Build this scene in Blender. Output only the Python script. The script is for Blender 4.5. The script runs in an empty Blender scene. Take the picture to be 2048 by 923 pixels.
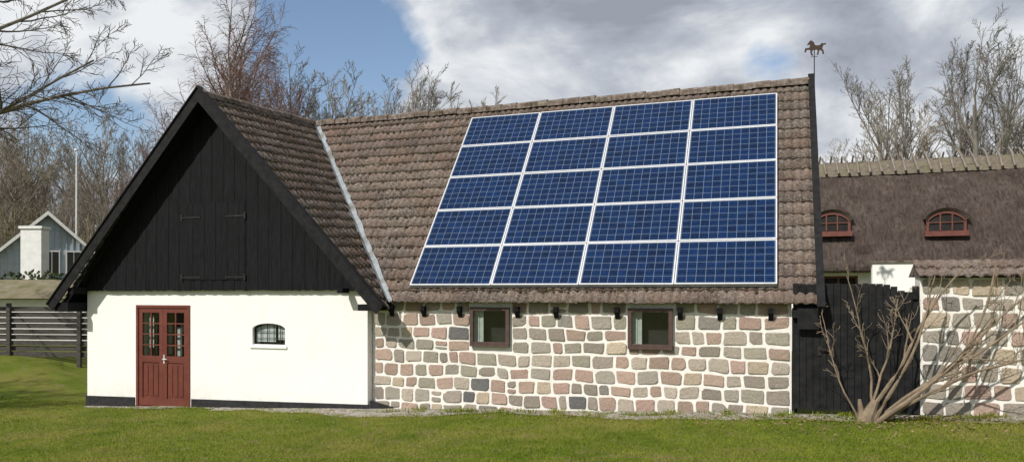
import bpy, bmesh, math, random
import numpy as np
from mathutils import Vector, Matrix
random.seed(4); np.random.seed(4)
scene=bpy.context.scene
COL=scene.collection
scene.view_settings.view_transform='Standard'
scene.view_settings.look='None'
scene.view_settings.exposure=0
TH=math.radians(19.27); CT,ST=math.cos(TH),math.sin(TH)
def site(l,d): return (CT*l-ST*d, ST*l+CT*d)      # survey axes of the plot -> world

# ------------------------------------------------------------------ materials
def newmat(name):
    m=bpy.data.materials.new(name); m.use_nodes=True
    nt=m.node_tree; b=nt.nodes['Principled BSDF']; return m,nt,b
def N(nt,t,**k):
    n=nt.nodes.new(t)
    for a,v in k.items(): setattr(n,a,v)
    return n
def coords(nt,scale=(1,1,1)):
    tc=N(nt,'ShaderNodeTexCoord'); mp=N(nt,'ShaderNodeMapping')
    mp.inputs['Scale'].default_value=scale
    nt.links.new(tc.outputs['Object'],mp.inputs['Vector']); return mp.outputs['Vector']
def noise(nt,vec,scale,detail=5,rough=.6,dist=0):
    n=N(nt,'ShaderNodeTexNoise'); n.inputs['Scale'].default_value=scale
    n.inputs['Detail'].default_value=detail; n.inputs['Roughness'].default_value=rough
    n.inputs['Distortion'].default_value=dist
    nt.links.new(vec,n.inputs['Vector']); return n.outputs['Fac']
def ramp(nt,fac,a,b,ca=(0,0,0,1),cb=(1,1,1,1)):
    r=N(nt,'ShaderNodeValToRGB'); r.color_ramp.elements[0].position=a; r.color_ramp.elements[1].position=b
    r.color_ramp.elements[0].color=ca; r.color_ramp.elements[1].color=cb
    nt.links.new(fac,r.inputs['Fac']); return r.outputs['Color']
def mix(nt,fac,a,b,mode='MIX'):
    m=N(nt,'ShaderNodeMix',data_type='RGBA',blend_type=mode)
    for s,v in ((0,fac),(6,a),(7,b)):
        if isinstance(v,(int,float)): m.inputs[s].default_value=v
        elif isinstance(v,tuple): m.inputs[s].default_value=(v+(1,))[:4]
        else: nt.links.new(v,m.inputs[s])
    return m.outputs[2]
def math_(nt,op,a,b=0.0,c=None):
    m=N(nt,'ShaderNodeMath',operation=op)
    for i,v in enumerate((a,b,c)):
        if v is None: continue
        if isinstance(v,(int,float)): m.inputs[i].default_value=v
        else: nt.links.new(v,m.inputs[i])
    return m.outputs[0]
def bump(nt,b,fac,strength,dist=.02):
    n=N(nt,'ShaderNodeBump'); n.inputs['Strength'].default_value=strength; n.inputs['Distance'].default_value=dist
    nt.links.new(fac,n.inputs['Height']); nt.links.new(n.outputs['Normal'],b.inputs['Normal'])
def M(name,c1,c2=None,scale=6,rough=.85,bmp=.0,bs=40,stretch=(1,1,1),metal=0,spec=.3,dist=.01,lo=.35,hi=.65,c3=None,s3=2,attr=None):
    m,nt,b=newmat(name); v=coords(nt,stretch)
    b.inputs['Roughness'].default_value=rough; b.inputs['Metallic'].default_value=metal
    b.inputs['Specular IOR Level'].default_value=spec
    c2=c2 or tuple(x*.8 for x in c1)
    col=mix(nt,ramp(nt,noise(nt,v,scale),lo,hi),c1,c2)
    if c3: col=mix(nt,ramp(nt,noise(nt,v,s3,3),.5,.68),col,c3)
    if attr:
        a=N(nt,'ShaderNodeAttribute',attribute_name=attr)
        col=mix(nt,1.0,col,a.outputs['Color'],'MULTIPLY')
    nt.links.new(col,b.inputs['Base Color'])
    if bmp: bump(nt,b,noise(nt,v,bs,4),bmp,dist)
    return m
m_plaster,nt,b=newmat('white_plaster'); v=coords(nt); v2=coords(nt,(5,5,.6)); b.inputs['Roughness'].default_value=.92
col=mix(nt,ramp(nt,noise(nt,v,2.2,5),.3,.75),(.87,.86,.83),(.82,.81,.78))
col=mix(nt,math_(nt,'MULTIPLY',ramp(nt,noise(nt,v2,1.2,5,.7),.56,.80),.35),col,(.66,.63,.56))
sz=N(nt,'ShaderNodeSeparateXYZ'); nt.links.new(v,sz.inputs[0])
low=N(nt,'ShaderNodeMapRange'); low.inputs[1].default_value=-.05; low.inputs[2].default_value=.35; low.inputs[3].default_value=.4; low.inputs[4].default_value=0; nt.links.new(sz.outputs['Z'],low.inputs[0])
col=mix(nt,math_(nt,'MULTIPLY',low.outputs[0],ramp(nt,noise(nt,v,7,6,.7),.35,.7)),col,(.50,.47,.38))
nt.links.new(col,b.inputs['Base Color']); bump(nt,b,noise(nt,v,11,5),.3,.02)
m_mortar=M('mortar',(.84,.82,.77),(.72,.70,.65),9,.95,.4,30)
m_black=M('black_boards',(.006,.006,.007),(.014,.014,.016),7,.75,.35,30,(6,6,.5),spec=.12)
m_blacktrim=M('black_trim',(.009,.009,.010),(.020,.020,.021),9,.7,.2,40,spec=.15)
m_tar=M('tarred_base',(.012,.012,.014),(.03,.03,.032),8,.7,.3,30)
m_red=M('red_paint',(.125,.034,.023),(.16,.047,.033),5,.5,.1,60,spec=.35)
m_redm=M('faded_red_paint',(.13,.045,.036),(.165,.065,.05),5,.6,.1,60,spec=.3)
m_brownframe=M('brown_frame',(.075,.045,.038),(.10,.065,.055),8,.5)
m_iron=M('iron',(.012,.012,.013),(.03,.025,.02),20,.6)
m_rust=M('rusty_iron',(.045,.030,.024),(.07,.042,.032),20,.8)
m_zinc=M('zinc',(.32,.35,.37),(.24,.26,.275),7,.65,.15,15,metal=.0,c3=(.17,.165,.15),s3=3)
m_backing=M('pale_backing',(.50,.55,.51),(.40,.45,.41),9)
m_backing2=M('paler_backing',(.62,.66,.66),(.52,.57,.56),9)
m_dark=M('dark_room',(.015,.015,.014),(.03,.03,.028),3)
m_alu=M('aluminium',(.66,.67,.69),(.58,.59,.61),8,.45,metal=.2,spec=.5)
m_alu_dark=M('mount_rail',(.12,.12,.12),(.07,.07,.07),10,.5,metal=.3)
m_bark=M('bark',(.145,.13,.11),(.23,.21,.18),4,.9,.3,30)
m_barkred=M('birch_twigs',(.18,.115,.10),(.24,.165,.145),3,.9)
m_birch=M('birch_bark',(.42,.39,.35),(.15,.13,.12),5,.9,stretch=(1,1,4))
m_twig=M('twigs',(.22,.185,.135),(.30,.255,.20),2,.9)
m_twigdk=M('twigs_dark',(.15,.135,.115),(.21,.19,.165),2,.9)
m_twignear=M('near_twigs',(.10,.09,.082),(.15,.135,.12),2,.9)
m_shrub=M('shrub_bark',(.27,.21,.145),(.17,.13,.09),9,.85,.2,60)
m_thicket=M('thicket',(.12,.10,.065),(.24,.195,.13),.35,.95,lo=.42,hi=.58,c3=(.14,.15,.06),s3=.2)
m_fir=M('fir_needles',(.035,.045,.02),(.06,.065,.03),2,.9)
m_greywood=M('weathered_boards',(.085,.078,.07),(.045,.04,.036),5,.85,.3,30,(1,1,6))
m_greypaint=M('grey_paint',(.40,.45,.50),(.33,.38,.42),6,.8)
m_whitepaint=M('white_paint',(.80,.80,.78),(.70,.70,.68),5,.6)
m_mossroof=M('mossy_roof',(.16,.135,.085),(.22,.19,.13),4,.95,.6,14,c3=(.11,.11,.04),s3=2)
m_hedge=M('hedge_leaves',(.035,.05,.018),(.07,.085,.03),2,.9)

m_glass,nt,b=newmat('window_glass')
gl=N(nt,'ShaderNodeBsdfGlossy'); gl.inputs['Roughness'].default_value=.03
tr=N(nt,'ShaderNodeBsdfTransparent'); ms=N(nt,'ShaderNodeMixShader'); ms.inputs[0].default_value=.07; tr.inputs[0].default_value=(.85,.87,.86,1)
nt.links.new(tr.outputs[0],ms.inputs[1]); nt.links.new(gl.outputs[0],ms.inputs[2])
nt.links.new(ms.outputs[0],nt.nodes['Material Output'].inputs['Surface'])

def tile_mat(name,mossy):
    m,nt,b=newmat(name); v=coords(nt); b.inputs['Roughness'].default_value=.95; b.inputs['Specular IOR Level'].default_value=.15
    col=mix(nt,ramp(nt,noise(nt,v,1.3,5),.35,.65),(.172,.118,.097),(.132,.104,.089))
    a=N(nt,'ShaderNodeAttribute',attribute_name='tint')
    col=mix(nt,1.0,col,a.outputs['Color'],'MULTIPLY')
    patch=ramp(nt,noise(nt,v,.9,4,.6),.38,.62)
    sc=math_(nt,'ADD',noise(nt,v,17,7,.8),math_(nt,'MULTIPLY',patch,.07))
    col=mix(nt,ramp(nt,sc,.54,.64),col,(.285,.245,.205))
    col=mix(nt,ramp(nt,noise(nt,v,42,4,.7),.58,.66),col,(.40,.365,.315))
    col=mix(nt,ramp(nt,noise(nt,v,11,7,.8),.58-.04*mossy,.65-.03*mossy),col,(.048,.038,.028))
    col=mix(nt,ramp(nt,noise(nt,v,3.3,7,.75),.63-.05*mossy,.74),col,(.080,.068,.036))
    nt.links.new(col,b.inputs['Base Color']); bump(nt,b,noise(nt,v,38,5,.75),.9,.025); return m
m_tile=tile_mat('roof_tiles',.5)
m_tile2=tile_mat('mossy_roof_tiles',1.0)
m_moss=M('moss',(.05,.043,.02),(.075,.055,.032),12,.95,.8,60)
m_lichen=M('ridge_lichen',(.14,.105,.088),(.27,.24,.205),12,.95,.6,40,c3=(.07,.055,.035),s3=5,lo=.45,hi=.7)

m_stone,nt,b=newmat('field_stone'); v=coords(nt); b.inputs['Roughness'].default_value=.85
a=N(nt,'ShaderNodeAttribute',attribute_name='tint')
col=mix(nt,ramp(nt,noise(nt,v,34,7,.8),.35,.68),(.76,.76,.76),(1.38,1.34,1.28))
col=mix(nt,1.0,a.outputs['Color'],col,'MULTIPLY')
col=mix(nt,math_(nt,'MULTIPLY',ramp(nt,noise(nt,v,11,4),.55,.8),.6),col,(.22,.19,.15))
nt.links.new(col,b.inputs['Base Color']); bump(nt,b,noise(nt,v,16,7,.75),.8,.035)

m_thatch,nt,b=newmat('thatch'); v=coords(nt,(1,.22,.22)); v2=coords(nt); b.inputs['Roughness'].default_value=1; b.inputs['Specular IOR Level'].default_value=.1
col=mix(nt,ramp(nt,noise(nt,v,14,8,.75),.38,.66),(.066,.050,.043),(.18,.14,.118))
col=mix(nt,ramp(nt,noise(nt,v2,3.0,9,.85),.52,.62),col,(.28,.24,.215))
col=mix(nt,ramp(nt,noise(nt,v2,1.5,8,.85),.51,.62),col,(.06,.045,.038))
nt.links.new(col,b.inputs['Base Color']); bump(nt,b,noise(nt,v2,14,9,.85),1.0,.12)
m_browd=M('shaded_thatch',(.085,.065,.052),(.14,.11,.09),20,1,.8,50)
m_ridge_straw=M('ridge_straw',(.20,.17,.13),(.12,.10,.08),9,1,.8,40,c3=(.16,.15,.09),s3=3)
m_stick=M('grey_sticks',(.24,.21,.18),(.16,.135,.11),6,.9)

m_lawn,nt,b=newmat('lawn'); v=coords(nt); b.inputs['Roughness'].default_value=.95; b.inputs['Specular IOR Level'].default_value=.1
def lawncol(nt,v,g):
    col=mix(nt,ramp(nt,noise(nt,v,1.1,6,.7),.33,.66),(.100*g,.145*g,.015*g),(.175*g,.205*g,.030*g))
    col=mix(nt,ramp(nt,noise(nt,v,.45,6,.65),.46,.66),col,(.225*g,.215*g,.052*g))
    col=mix(nt,math_(nt,'MULTIPLY',ramp(nt,noise(nt,v,2.6,7,.75),.54,.68),.75),col,(.245*g,.205*g,.10*g))
    return mix(nt,ramp(nt,noise(nt,v,11,5,.7),.56,.70),col,(.225*g,.19*g,.09*g))
col=lawncol(nt,v,1.0)
col=mix(nt,ramp(nt,noise(nt,v,60,3,.7),.3,.7),mix(nt,.45,col,(.02,.035,.004)),col)
nt.links.new(col,b.inputs['Base Color']); bump(nt,b,noise(nt,v,70,5,.8),.6,.02)
m_blade,nt,b=newmat('grass_blades'); v=coords(nt)
col=lawncol(nt,v,1.42)
df=N(nt,'ShaderNodeBsdfDiffuse'); tl=N(nt,'ShaderNodeBsdfTranslucent'); mx=N(nt,'ShaderNodeMixShader'); mx.inputs[0].default_value=.4
nt.links.new(col,df.inputs[0]); nt.links.new(col,tl.inputs[0]); nt.links.new(df.outputs[0],mx.inputs[1]); nt.links.new(tl.outputs[0],mx.inputs[2]); nt.links.new(mx.outputs[0],nt.nodes['Material Output'].inputs['Surface'])
m_gravel,nt,b=newmat('gravel'); v=coords(nt); b.inputs['Roughness'].default_value=.95
vo=N(nt,'ShaderNodeTexVoronoi'); vo.inputs['Scale'].default_value=32; nt.links.new(v,vo.inputs['Vector'])
col=mix(nt,vo.outputs['Color'],(.20,.18,.15),(.48,.45,.40))
col=mix(nt,ramp(nt,noise(nt,v,5,6,.7),.50,.62),col,(.15,.125,.075))
col=mix(nt,ramp(nt,noise(nt,v,3,6,.7),.54,.62),col,(.12,.16,.03))
nt.links.new(col,b.inputs['Base Color']); bump(nt,b,vo.outputs['Distance'],.8,.02)
m_leaf=M('dry_leaf',(.30,.21,.12),(.17,.11,.06),4,.9)

CW,CH=1.595,.935
m_cells,nt,b=newmat('solar_cells'); tc=N(nt,'ShaderNodeTexCoord'); sx=N(nt,'ShaderNodeSeparateXYZ'); nt.links.new(tc.outputs['Object'],sx.inputs[0])
def gridline(out,n,size,margin,w):
    u=math_(nt,'MULTIPLY',math_(nt,'ADD',out,size/2-margin),n/(size-2*margin))
    f=math_(nt,'FRACT',u); e=math_(nt,'MINIMUM',f,math_(nt,'SUBTRACT',1.0,f))
    return u,math_(nt,'LESS_THAN',e,w),f
ux,lx,fx=gridline(sx.outputs['X'],10,CW,.012,.022)
uy,ly,fy=gridline(sx.outputs['Y'],6,CH,.008,.024)
line=math_(nt,'MAXIMUM',lx,ly)
bb=math_(nt,'MAXIMUM',math_(nt,'LESS_THAN',math_(nt,'ABSOLUTE',math_(nt,'SUBTRACT',fy,.27)),.010),math_(nt,'LESS_THAN',math_(nt,'ABSOLUTE',math_(nt,'SUBTRACT',fy,.73)),.010))
cb=N(nt,'ShaderNodeCombineXYZ'); nt.links.new(math_(nt,'FLOOR',ux),cb.inputs[0]); nt.links.new(math_(nt,'FLOOR',uy),cb.inputs[1])
oi=N(nt,'ShaderNodeObjectInfo'); nt.links.new(math_(nt,'MULTIPLY',oi.outputs['Random'],50.),cb.inputs[2])
wn=N(nt,'ShaderNodeTexWhiteNoise'); nt.links.new(cb.outputs[0],wn.inputs['Vector'])
vo=N(nt,'ShaderNodeTexVoronoi'); vo.inputs['Scale'].default_value=38; nt.links.new(tc.outputs['Object'],vo.inputs['Vector'])
sp=N(nt,'ShaderNodeSeparateColor'); nt.links.new(vo.outputs['Color'],sp.inputs[0])
k=math_(nt,'ADD',math_(nt,'MULTIPLY',sp.outputs[0],.6),math_(nt,'MULTIPLY',wn.outputs[0],.4))
col=mix(nt,k,(.0008,.006,.022),(.003,.024,.096))
col=mix(nt,math_(nt,'MULTIPLY',bb,.20),col,(.20,.30,.5))
col=mix(nt,math_(nt,'MULTIPLY',line,.46),col,(.32,.42,.55))
nt.links.new(col,b.inputs['Base Color']); b.inputs['Roughness'].default_value=.3; b.inputs['Specular IOR Level'].default_value=.15

# ------------------------------------------------------------------ mesh builder
class MB:
    def __init__(s): s.v=[]; s.f=[]; s.c=[]
    def quad(s,a,b,c,d,t=None):
        n=len(s.v); s.v+= [tuple(a),tuple(b),tuple(c),tuple(d)]; s.f.append((n,n+1,n+2,n+3)); s.c.append(t)
    def box(s,x0,x1,y0,y1,z0,z1,t=None):
        s.prism([(x0,y0,z0),(x1,y0,z0),(x1,y0,z1),(x0,y0,z1)],(0,y1-y0,0),t)
    def prism(s,poly,vec,t=None):
        n=len(s.v); k=len(poly); v=Vector(vec)
        s.v+=[tuple(p) for p in poly]+[tuple(Vector(p)+v) for p in poly]
        s.f.append(tuple(range(n,n+k))); s.f.append(tuple(range(n+2*k-1,n+k-1,-1))); s.c+=[t,t]
        for i in range(k):
            j=(i+1)%k; s.f.append((n+i,n+k+i,n+k+j,n+j)); s.c.append(t)
    def tube(s,pts,rad,sides=4,t=None):
        n=len(s.v); P=[Vector(p) for p in pts]; K=len(P)
        for i in range(K):
            tg=(P[min(i+1,K-1)]-P[max(i-1,0)])
            if tg.length<1e-6: tg=Vector((0,0,1))
            tg.normalize(); up=Vector((0,0,1)) if abs(tg.z)<.9 else Vector((1,0,0))
            a=tg.cross(up).normalized(); b_=tg.cross(a)
            for q in range(sides):
                an=2*math.pi*q/sides; s.v.append(tuple(P[i]+rad[i]*(math.cos(an)*a+math.sin(an)*b_)))
        for i in range(K-1):
            for q in range(sides):
                r=(q+1)%sides; s.f.append((n+i*sides+q,n+i*sides+r,n+(i+1)*sides+r,n+(i+1)*sides+q)); s.c.append(t)
        s.f.append(tuple(n+q for q in range(sides))); s.c.append(t)
        s.f.append(tuple(n+(K-1)*sides+q for q in reversed(range(sides)))); s.c.append(t)
    def wall(s,x0,x1,y0,y1,z0,z1,holes):
        xs=sorted({x0,x1,*[h[0] for h in holes],*[h[1] for h in holes]}); zs=sorted({z0,z1,*[h[2] for h in holes],*[h[3] for h in holes]})
        for i in range(len(xs)-1):
            for j in range(len(zs)-1):
                cx=(xs[i]+xs[i+1])/2; cz=(zs[j]+zs[j+1])/2
                if any(h[0]<cx<h[1] and h[2]<cz<h[3] for h in holes): continue
                for y in (y0,y1): s.quad((xs[i],y,zs[j]),(xs[i+1],y,zs[j]),(xs[i+1],y,zs[j+1]),(xs[i],y,zs[j+1]))
        for (a,b_,c,d) in list(holes)+[(x0,x1,z0,z1)]:
            s.quad((a,y0,c),(a,y1,c),(a,y1,d),(a,y0,d)); s.quad((b_,y0,c),(b_,y1,c),(b_,y1,d),(b_,y0,d))
            s.quad((a,y0,c),(b_,y0,c),(b_,y1,c),(a,y1,c)); s.quad((a,y0,d),(b_,y0,d),(b_,y1,d),(a,y1,d))
    def mesh(s,name,off=(0,0,0),recalc=True):
        me=bpy.data.meshes.new(name); o=Vector(off)
        me.from_pydata([(x-o.x,y-o.y,z-o.z) for x,y,z in s.v],[],s.f)
        if any(c is not None for c in s.c):
            at=me.attributes.new('tint','FLOAT_COLOR','FACE')
            arr=[]
            for c in s.c: arr+= list((c or (1,1,1)))[:3]+[1]
            at.data.foreach_set('color',arr)
        if recalc and len(s.f)<60000:
            bm=bmesh.new(); bm.from_mesh(me); bmesh.ops.recalc_face_normals(bm,faces=bm.faces); bm.to_mesh(me); bm.free()
        me.update(); return me
    def obj(s,name,mat,parent,smooth=False,label=None,recalc=True):
        off=parent['_b'] if parent is not None and '_b' in parent else (0,0,0)
        me=s.mesh(name,off,recalc); me.materials.append(mat)
        if smooth: me.polygons.foreach_set('use_smooth',[True]*len(me.polygons))
        ob=bpy.data.objects.new(name,me); COL.objects.link(ob)
        if parent is not None:
            ob.parent=parent; ob['_b']=tuple(off)
        if label: ob['label']=label
        return ob
def thing(name,label,cat,loc,rot=0,group=None,world=True):
    e=bpy.data.objects.new(name,None); COL.objects.link(e); e.location=loc; e.rotation_euler=(0,0,rot); e.empty_display_size=.3
    e['label']=label; e['category']=cat
    if group: e['group']=group
    e['_b']=tuple(loc) if world else (0.,0.,0.)
    return e

# ------------------------------------------------------------------ ground
def H(X,Y):
    X=np.asarray(X,float); Y=np.asarray(Y,float)
    b_=-1.97+.0385*(np.clip(X,-15,6)-.2)
    t=np.clip((-15.5-X)/5,0,1)*np.clip((Y-9)/6,0,1); b_=b_+t*t*(3-2*t)*.78
    return b_+.012*np.sin(X*1.7)*np.cos(Y*1.3)
def h1(x,y): return float(H(x,y))
xs=np.concatenate([[-900,-500,-250,-120,-70],np.arange(-45,20.1,.5),[30,60,120,300,900]])
ys=np.concatenate([[-300,-80,-20],np.arange(-5,45.1,.5),[60,90,140,250,500,1200]])
XX,YY=np.meshgrid(xs,ys); ZZ=H(XX,YY); nx=len(xs)
V=np.stack([XX.ravel(),YY.ravel(),ZZ.ravel()],1)
F=[(j*nx+i,j*nx+i+1,(j+1)*nx+i+1,(j+1)*nx+i) for j in range(len(ys)-1) for i in range(nx-1)]
me=bpy.data.meshes.new('ground'); me.from_pydata(V.tolist(),[],F); me.materials.append(m_lawn)
g=bpy.data.objects.new('ground',me); COL.objects.link(g); g['kind']='structure'; g['label']='mown green lawn with yellowish patches'; 
def fredge(x): return 12.50+.16*np.sin(x*1.1)+.09*np.sin(x*3.7+1)+np.where(x<-11,.30,0)-.25*np.exp(-((x+7.5)/1.6)**2)
mb=MB(); X_=np.arange(-14.6,4.6,.12)
fe=[float(fredge(x))+random.uniform(-.05,.05) for x in X_]
for i in range(len(X_)-1):
    a,b_=X_[i],X_[i+1]
    mb.quad((a,fe[i],h1(a,fe[i])+.006),(b_,fe[i+1],h1(b_,fe[i+1])+.006),(b_,13.0,h1(b_,13.0)+.03),(a,13.0,h1(a,13.0)+.03))
o=mb.obj('gravel_path',m_gravel,None); o['kind']='structure'; o['label']='grey gravel strip along the foot of the walls'
n=230000
d=8.4+ (np.random.rand(n)**1.3)*9.5; l=(np.random.rand(n)*2-1)*.72*d
X=CT*l-ST*d; Y=ST*l+CT*d
fr=fredge(X)
ok=(Y<fr+np.random.rand(n)**3*.5)|(X<-14.75)
X,Y,d=X[ok],Y[ok],d[ok]; n=len(X); Z=H(X,Y)
an=np.random.rand(n)*6.28; w=.006+.004*np.random.rand(n); hh=(.012+.024*np.random.rand(n))*(1+1.0*(np.abs(Y-fr[ok])<.25)*np.random.rand(n))
lx=np.random.randn(n)*.018; ly=np.random.randn(n)*.018
P=np.zeros((n,3,3)); P[:,0]=np.stack([X-np.cos(an)*w,Y-np.sin(an)*w,Z-.004],1); P[:,1]=np.stack([X+np.cos(an)*w,Y+np.sin(an)*w,Z-.004],1); P[:,2]=np.stack([X+lx,Y+ly,Z+hh],1)
me=bpy.data.meshes.new('lawn_grass'); me.vertices.add(n*3); me.vertices.foreach_set('co',P.ravel())
me.loops.add(n*3); me.loops.foreach_set('vertex_index',np.arange(n*3)); me.polygons.add(n); me.polygons.foreach_set('loop_start',np.arange(n)*3); me.polygons.foreach_set('loop_total',np.full(n,3))
me.update(calc_edges=True); me.materials.append(m_blade)
o=bpy.data.objects.new('lawn_grass',me); COL.objects.link(o); o['kind']='stuff'; o['label']='short spring grass covering the lawn'; o['category']='grass'
mb=MB()
for i in range(60):
    x=random.uniform(-7,3.2); y=random.uniform(12.6,12.98); 
    for j in range(26):
        a=random.random()*6.28; hh_=random.uniform(.03,.11); bx_=x+random.gauss(0,.07); by_=y+random.gauss(0,.04); z=h1(bx_,by_)
        c=Vector((bx_,by_,z)); t=c+Vector((math.cos(a)*hh_*.6,math.sin(a)*hh_*.6,hh_)); s_=Vector((-math.sin(a),math.cos(a),0))*.012
        mb.quad(c-s_*.4,c+s_*.4,c.lerp(t,.7)+s_,t)
o=mb.obj('wall_foot_weeds',m_blade,None,recalc=False); o['kind']='stuff'; o['label']='green weeds and grass tufts at the foot of the wall'; o['category']='weeds'
mb=MB()
for i in range(1100):
    if i<600: x=random.gauss(1.6,1.6); y=12.95-abs(random.gauss(0,.65))
    else: x=random.uniform(-9,4); y=12.95-abs(random.gauss(0,.5))
    z=h1(x,y)+.025; r=random.uniform(.018,.038); a=random.random()*6.28; t=random.uniform(-.5,.5)
    u=Vector((math.cos(a),math.sin(a),t))*r; w_=Vector((-math.sin(a),math.cos(a),random.uniform(-.4,.4)))*r*.6
    c=Vector((x,y,z)); mb.quad(c-u,c-w_,c+u,c+w_)
o=mb.obj('fallen_leaves',m_leaf,None,recalc=False); o['kind']='stuff'; o['label']='dry brown leaves scattered at the foot of the walls'; o['category']='leaves'

# ------------------------------------------------------------------ barn
BARN=thing('barn','low L-shaped barn, white plaster and fieldstone walls, brown tiled roof','barn',(-7,13,-2.2))
TM=1.235; EY,EZ=12.87,-.19; RY=16.46; RZ=EZ+TM*(RY-EY)
GA=Vector((-11.05,12.4,4.02)); GB=Vector((-11.05,16.46,4.27)); GC=Vector((-6.90,12.4,-.32)); GL=Vector((-15.10,12.4,-.33))
YG=12.9; YS=13.08; YV=12.38
mb=MB(); door=(-13.16,-11.71,-2.9,-.27); win=(-10.13,-9.34,-1.065,-.62)
mb.wall(-14.57,-7.46,YG,YG+.3,-3.1,.06,[door,win])
cx=(win[0]+win[1])/2; hw=(win[1]-win[0])/2
arc=[(cx+hw*math.cos(a),win[3]-.12+.115*math.sin(a)) for a in np.linspace(math.pi,0,13)]
for half in (arc[:7],arc[6:][::-1]):
    for i in range(len(half)-1):
        (xa,za),(xb,zb)=half[i],half[i+1]
        mb.prism([(xa,YG+.001,za),(xb,YG+.001,zb),(xb,YG+.001,win[3]),(xa,YG+.001,win[3])],(0,.2,0))
mb.box(-7.46,-7.16,YG+.302,YG+.4,-3,-.1)
for x in (-14.57,-7.76): mb.box(x,x+.3,YG+.3,YG+.6,-3.1,.0)
mb.box(-14.57,-14.3,YG+.6,19.8,-3.1,.0)
mb.obj('plaster_wall',m_plaster,BARN,label='smooth white plastered gable wall')
mb=MB()
for a,b_ in ((-14.6,-13.2),(-11.67,-7.43)):
    za=-2.30+.02*(a+14.6); zb=-2.30+.02*(b_+14.6)
    mb.prism([(a,YG-.02,-3),(b_,YG-.02,-3),(b_,YG-.02,zb),(a,YG-.02,za)],(0,.018,0))
mb.prism([(-7.42,YG+.02,-3),(-7.0,YS-.07,-3),(-7.0,YS-.07,-2.2),(-7.42,YG+.02,-2.08)],(0,.05,0))
mb.obj('foundation',m_tar,BARN)
def rR(x): return GA.z-(4.34/4.15)*(x-GA.x)
def rL(x): return GA.z-(4.35/4.05)*(GA.x-x)
def rz(x): return min(rR(x),rL(x))-.13
mb=MB(); x=-14.46; k=0; YB=12.80
while x<-7.62:
    w=random.uniform(.12,.16); x2=min(x+w,-7.55); yo=YB-(.006 if k%2 else 0)
    pts=[(x,yo,.04+random.uniform(-.012,.012)),(x2-.004,yo,.04+random.uniform(-.012,.012))]
    pts+=[(x2-.004,yo,max(.06,rz(x2)))]
    if x<GA.x<x2: pts+=[(GA.x,yo,rz(GA.x))]
    pts+=[(x,yo,max(.06,rz(x)))]
    mb.prism(pts,(0,.035,0)); x=x2; k+=1
mb.prism([(-14.46,YB+.038,.05),(-7.56,YB+.038,.05),(GA.x,YB+.038,rz(GA.x))],(0,.1,0))
BG=mb.obj('board_gable',m_black,BARN,label='black tarred vertical boards filling the gable')
mb=MB(); hx0,hx1,hz0,hz1=-11.82,-10.22,.26,1.86
for i in range(11):
    a=hx0+(hx1-hx0)*i/11; mb.box(a,a+(hx1-hx0)/11-.005,YB-.017-(.004 if i%2 else 0),YB-.0075,hz0,hz1)
hat=mb.obj('hatch',m_black,BG,label='black boarded loft hatch')
for sx_,z in ((0,.30),(1,.30),(0,1.55),(1,1.55)):
    mb=MB(); a=hx0-.02 if sx_==0 else hx1+.02; s=1 if sx_==0 else -1
    mb.box(min(a,a+s*.5),max(a,a+s*.5),YB-.030,YB-.0225,z,z+.028); mb.box(min(a,a+s*.04),max(a,a+s*.04),YB-.036,YB-.0305,z-.05,z+.08)
    mb.obj('hinge',m_iron,BG)
mb=MB(); W1=(-5.36,-4.62,-.94,-.27); W2=(-2.42,-1.69,-.92,-.27)
mb.wall(-7.44,.215,YS,YS+.35,-3,-.12,[W1,W2])
mb.prism([(.214,YS+.352,-3),(.214,19.8,-3),(.214,19.8,-.2),(.214,RY,RZ-.25),(.214,YS+.352,-.15)],(-.3,0,0))
SW=mb.obj('stone_wall',m_mortar,BARN,label='wall of pink and grey split fieldstones in white mortar')
PAL=[((.39,.29,.24),5),((.35,.265,.215),5),((.31,.285,.245),6),((.39,.345,.29),5),((.285,.25,.215),5),((.12,.122,.125),1),((.45,.38,.29),2),((.30,.28,.225),4),((.385,.275,.235),4),((.24,.225,.205),2)]
pool=[c for c,w in PAL for _ in range(w)]
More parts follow.
